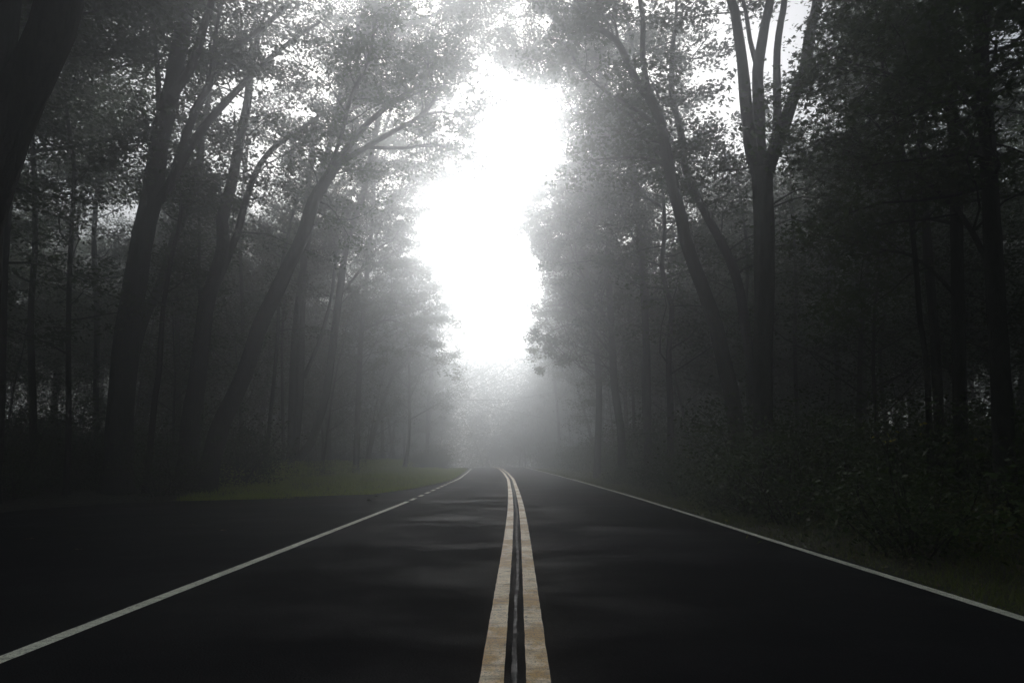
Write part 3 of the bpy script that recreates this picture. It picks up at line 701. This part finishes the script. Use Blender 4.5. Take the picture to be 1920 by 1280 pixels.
# ------------------------------------------------------------------ grass, weeds, litter
def blades(name, P, h, wd, rng, lean=.35):
    n = len(P); az = rng.uniform(0, 2*np.pi, n); hh = h * rng.uniform(.4, 1.35, n) * (1 + .55 * np.sin(P[:, 0] * 2.3 + np.sin(P[:, 1] * 1.1) * 2) * np.sin(P[:, 1] * 1.7))
    side = np.stack([np.cos(az), np.sin(az), 0*az], 1) * (wd * rng.uniform(.6, 1.3, n))[:, None]
    tip = np.stack([rng.normal(0, lean, n), rng.normal(0, lean, n), np.ones(n)], 1) * hh[:, None]
    V = np.stack([P - side, P + side, P + tip], 1).reshape(-1, 3)
    return mesh_np(name, V, np.arange(3 * n).reshape(n, 3))
def scatter(n, f, rng):
    out = []
    while len(out) < n:
        q = f(rng)
        if q: out.append((q[0], q[1], ground_z(*q)))
    return np.array(out)
def verge_l(r):
    y = r.uniform(20.2, 66); a = pave_left(y) - .02; x = a - abs(r.uniform(0, 1)) * max(.5, (a + 10.2)); return (x, y)
def verge_r(r):
    y = 3 + 62 * r.uniform(0, 1) ** 1.2; return (pave_right(y) + r.uniform(-.05, 1) ** 1 * 2.4, y)
link('grass', blades('grass', scatter(60000, verge_l, NP), .15, .008, NP), GRASS); tag(C.objects['grass'], 'short mown green grass verge left of the road beyond the widening', 'grass', kind='stuff')
o = link('grass', blades('grass', scatter(42000, verge_r, NP), .11, .006, NP, .5), WEED); tag(o, 'darker rough grass along the right edge line', 'grass', kind='stuff')
def weed_r(r):
    y = 8 + 56 * r.uniform(0, 1); return (pave_right(y) + 1.4 + abs(r.normal(0, 1.8)), y)
P = scatter(46000, weed_r, NP); P[:, 2] += NP.uniform(0, .55, len(P)) * np.clip((P[:, 0] - 3) / 3, .3, 1)
o = link('weeds', leaf_mesh('weeds', P, .07, NP, tilt=.9), WEED); tag(o, 'low leafy weeds banked between the right verge and the wood', 'weeds', kind='stuff')
def weed_l(r):
    y = r.uniform(24, 66); return (-10.4 + abs(r.normal(0, 1)) * -1.3 + r.uniform(-.3, .9), y)
P = scatter(30000, weed_l, NP); P[:, 2] += NP.uniform(0, .9, len(P)) * np.clip(1 - np.abs(P[:, 0] + 11) / 3, .1, 1)
o = link('weeds', leaf_mesh('weeds', P, .09, NP, tilt=.9), GRASS); tag(o, 'yellowish weeds behind the mown grass on the left', 'weeds', kind='stuff')
def lit(r):
    y = r.uniform(3, 24); x = r.uniform(-22, 16)
    if pave_left(y) - .1 < x < pave_right(y) + .2: return None
    return (x, y)
P = scatter(26000, lit, NP); P[:, 2] += .02
o = link('leaf_litter', leaf_mesh('leaf_litter', P, .07, NP, tilt=.35), LITTER); tag(o, 'brown fallen leaves covering the forest floor', 'leaf litter', kind='stuff')
# yellow leaves in the right-hand weeds
pts = []
for (px, py, d) in [(1652,818,8.6),(1656,826,8.6),(1663,816,8.6),(1671,808,8.6),(1728,793,8.6),(1722,795,8.6),(1724,815,8.6),(1700,810,8.6),(1784,829,8.6),(1680,827,8.6),(1833,822,9),(1651,874,12.5),(1290,857,22),(1339,856,21),(1303,879,20),(1370,885,18),(1230,849,26),(1330,889,17),(1495,962,11.5),(1390,994,10),(1405,1004,9.4),(1440,980,11),(1365,975,11.6)]:
    p = at(px, py, d)
    for _ in range(2): pts.append((p.x + random.gauss(0, .03), p.y + random.gauss(0, .03), max(p.z, ground_z(p.x, p.y) + .03)))
o = link('yellow_leaves', leaf_mesh('yellow_leaves', np.array(pts), .06, NP, tilt=1.2), YELLOW); tag(o, 'scattered yellow leaves among the dark weeds on the right', 'leaves', kind='stuff')
# loose leaves and twigs lying on the asphalt
LV = np.array([(0, 0, 0), (.03, .012, .006), (.045, .03, .0), (.08, .012, .008), (.1, 0, .002), (.08, -.014, .01), (.045, -.03, .004), (.03, -.01, .007), (.05, 0, .001)])
lm = mesh('fallen_leaf', [tuple(v) for v in LV], [(0, 1, 8), (1, 2, 8), (2, 3, 8), (3, 4, 8), (4, 5, 8), (5, 6, 8), (6, 7, 8), (7, 0, 8)]); lm.materials.append(LITTER)
for (px, py, lab) in [(354, 976, 'pale fallen leaf on the dark asphalt, left one of a close pair'), (426, 987, 'pale fallen leaf on the asphalt just below and right of its neighbour'), (509, 973, 'small fallen leaf nearest the solid left edge line'), (137, 1019, 'lone fallen leaf far out on the left paving'), (48, 999, 'fallen leaf closest to the left edge of the picture')]:
    p = gnd(px, py); o = link('fallen_leaf', lm, None, None, (p.x, p.y, z_road(p.x, p.y) + .006)); o.rotation_euler = (0, .1, random.uniform(0, 6)); o.scale = (1.5, 1.5, 1.5); tag(o, lab, 'leaf', 'fallen leaves on the asphalt')
for (px, py, lab) in [(692, 934.5, 'dark lump of debris on the asphalt, nearer one beside the dashes'), (706, 927.5, 'dark lump of debris on the asphalt at the grass edge')]:
    p = gnd(px, py); V, Fc = [], []
    q = [Vector((-.11, 0, .02)), Vector((-.05, .01, .035)), Vector((.03, -.01, .04)), Vector((.1, .02, .02))]
    tube(V, Fc, [v * .6 for v in q], [.006, .018, .02, .006], 7, .3)
    o = link('debris', mesh('debris', V, Fc, True), BARK, None, (p.x, p.y, z_road(p.x, p.y))); tag(o, lab, 'debris', 'debris on the asphalt')

# ------------------------------------------------------------------ fog
x0, x1, y0, y1, za, zb = -206, 206, -206, 206, -13.5, 27
V = [(x, y, z) for z in (za, zb) for y in (y0, y1) for x in (x0, x1)]
me = mesh('haze', V, [(0, 2, 3, 1), (4, 5, 7, 6), (0, 1, 5, 4), (2, 6, 7, 3), (0, 4, 6, 2), (1, 3, 7, 5)])
hz = bpy.data.materials.new('fog'); hz.use_nodes = True; t = hz.node_tree; t.nodes.clear()
pv = t.nodes.new('ShaderNodeVolumePrincipled'); mo = t.nodes.new('ShaderNodeOutputMaterial')
pv.inputs['Color'].default_value = (.885, .915, .945, 1); pv.inputs['Density'].default_value = HAZE; pv.inputs['Anisotropy'].default_value = .91
t.links.new(pv.outputs[0], mo.inputs['Volume'])
tag(link('haze', me, hz), 'thick pale fog filling the road corridor', 'fog', kind='stuff')
print('TREES', cnt, 'TRIS', sum(len(m.polygons) * 2 for m in bpy.data.meshes))
